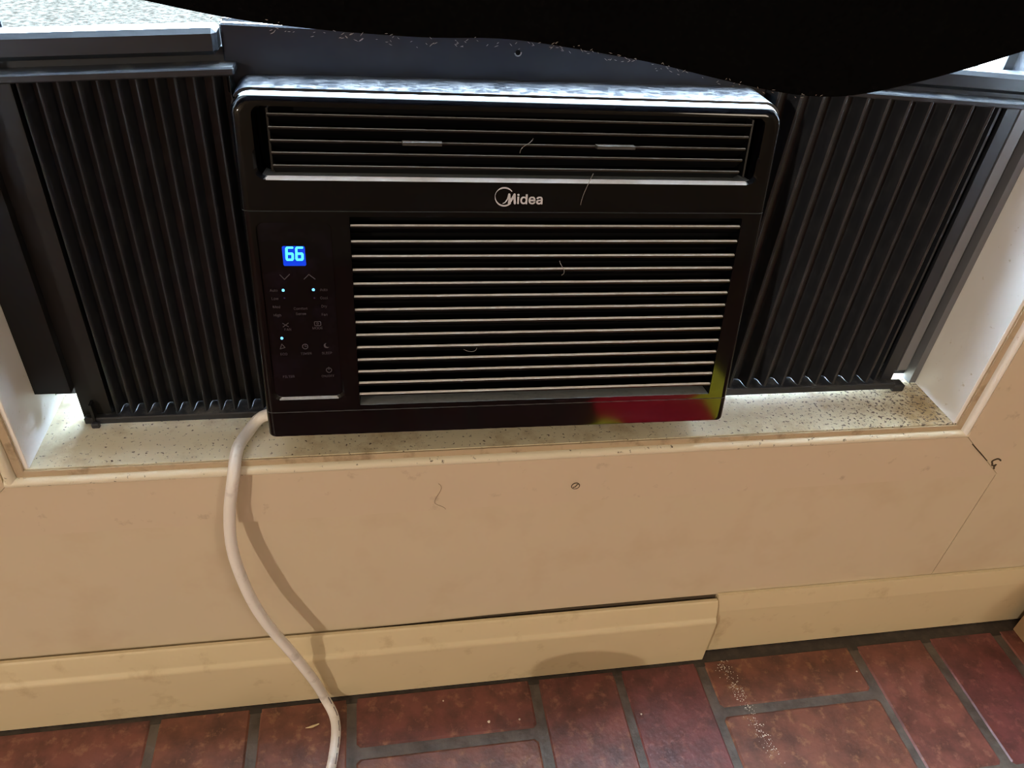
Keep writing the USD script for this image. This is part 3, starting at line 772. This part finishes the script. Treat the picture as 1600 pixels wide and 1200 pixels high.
for z0, z1, r_, cy0 in ((.03, .03, 1.0, -.262), (.121, .152, .98, -.262)):
    for a in np.linspace(0, 2 * np.pi, 28, endpoint=False):
        pts.append((-.111 + .043 * r_ * math.cos(a), cy0 + .048 * r_ * math.sin(a), z0 + (z1 - z0) * (.5 + .5 * math.cos(a))))
shaft = hull(pts)
part("boot_upper", foot + shaft, M["boot"], boot, smooth=50)
pts = [(-.112 + .049 * math.copysign(abs(math.cos(a)) ** .7, math.cos(a)), -.3425 + .131 * math.copysign(abs(math.sin(a)) ** .8, math.sin(a)), z) for z in (.0004, .0125) for a in np.linspace(0, 2 * np.pi, 28, endpoint=False)]
part("boot_sole", hull(pts), M["sole"], boot, smooth=50)
refl = thing("reflection_glow", (.50, -.95, 0), "red and yellow-green glowing forms added out of view for their reflection in the air conditioner", "reflection_glow")  # glowing shapes added to put the red reflection in the front
part("glow_shape", pillow(.435, -.93, .25, .20, .10, .15), M["red"], refl, smooth=True)
part("end_band", pillow(.635, -1.06, .10, .46, .085, -.12), M["yellow"], refl, smooth=True)
part("end_band", pillow(.315, -.845, .06, .06, .06, .5), M["yellow"], refl, smooth=True)

# ------------------------------------------------------------------ hairs and litter


def acpt(u, v_, n):
    return CAM + (np.array([u, v_, n]) / 1000 @ FR + ac_o - CAM) * AS


def hair(pts, label, r=.00022, mat="hair", n=24):
    p = spline(pts, n)
    part("hair", tube(p, r, 6), M[mat], None, smooth=True, label=label, cat="hair")


hair([acpt(9.6, 249.5, -.6), acpt(7.5, 247, .5), acpt(3, 244, .6), acpt(.2, 238.5, -.6)], "curved pale hair caught on the upper louvers right of centre")
hair([acpt(57, 225, 1.2), acpt(53.5, 216, .7), acpt(50.5, 207, .5), acpt(49.4, 200.7, .4)], "long thin hair hanging over the panel right of the silver emblem")
hair([acpt(36.5, 156, 0), acpt(38.8, 151, .6), acpt(40.8, 146.5, .6), acpt(38.8, 143.6, .2)], "short curved hair on the upper right intake slats")
hair([acpt(-28, 81, .2), acpt(-30, 78, .6), acpt(-34, 77.6, .6), acpt(-39, 79.5, .2)], "short curled hair on the lower left intake slats")
hair([(-.060, -.0034, .306), (-.0595, -.0036, .293), (-.0625, -.0036, .281), (-.056, -.0034, .276), (-.0525, -.0034, .272)], "fine dark hair stuck to the casing board left of the screw", .00018, "dark_hair")
sp_ = tube(spline([(-.1985, -.0515, .0016), (-.1935, -.0512, .0019), (-.1885, -.0500, .0020), (-.1845, -.0485, .0017)], 14), np.interp(np.linspace(0, 1, 14), [0, .5, 1], [.0004, .0014, .0007]), 8)
part("straw_sliver", sp_, M["straw"], None, smooth=True, label="pale straw sliver on the bricks left of the white cord", cat="litter")
r = random.Random(5)
for x, y, s, lab in ((-.004, -.067, .0016, "larger white crumb on the floor below the screw"), (.030, -.068, .0012, "white crumb lying in the mortar joint under the loop-shaped shadow"), (-.051, -.037, .0009, "small white crumb on the floor close to the baseboard"), (.446, -.056, .0010, "single white crumb on the brick near the right end of the baseboard"), (.167, -.078, .0011, "tiny crumb on the upright brick right of centre")):
    c = trimesh.creation.icosphere(1, s)
    c.vertices *= 1 + .35 * (np.random.RandomState(int(1000 * abs(x)) + 1).rand(len(c.vertices), 1) - .5)
    c.vertices[:, 2] *= .7
    c.apply_translation((x, y, s * .62))
    part("crumb", c, M["crumb"], None, smooth=False, label=lab, cat="crumb")
dust = []
for k in range(260):
    f_ = r.random()
    x, y = .284 + .016 * f_ + r.gauss(0, .0045), -.026 - .115 * f_ + r.gauss(0, .004)
    if y > -.019:
        continue
    s = r.uniform(.0002, .0007)
    c = trimesh.creation.icosphere(0, s)
    c.apply_translation((x, y, s * .5))
    dust.append(c)
part("white_grit", trimesh.util.concatenate(dust), M["white_dust"], None, smooth=False, label="streak of sparkling white grit on the floor beside the baseboard joint", cat="grit", kind="stuff")
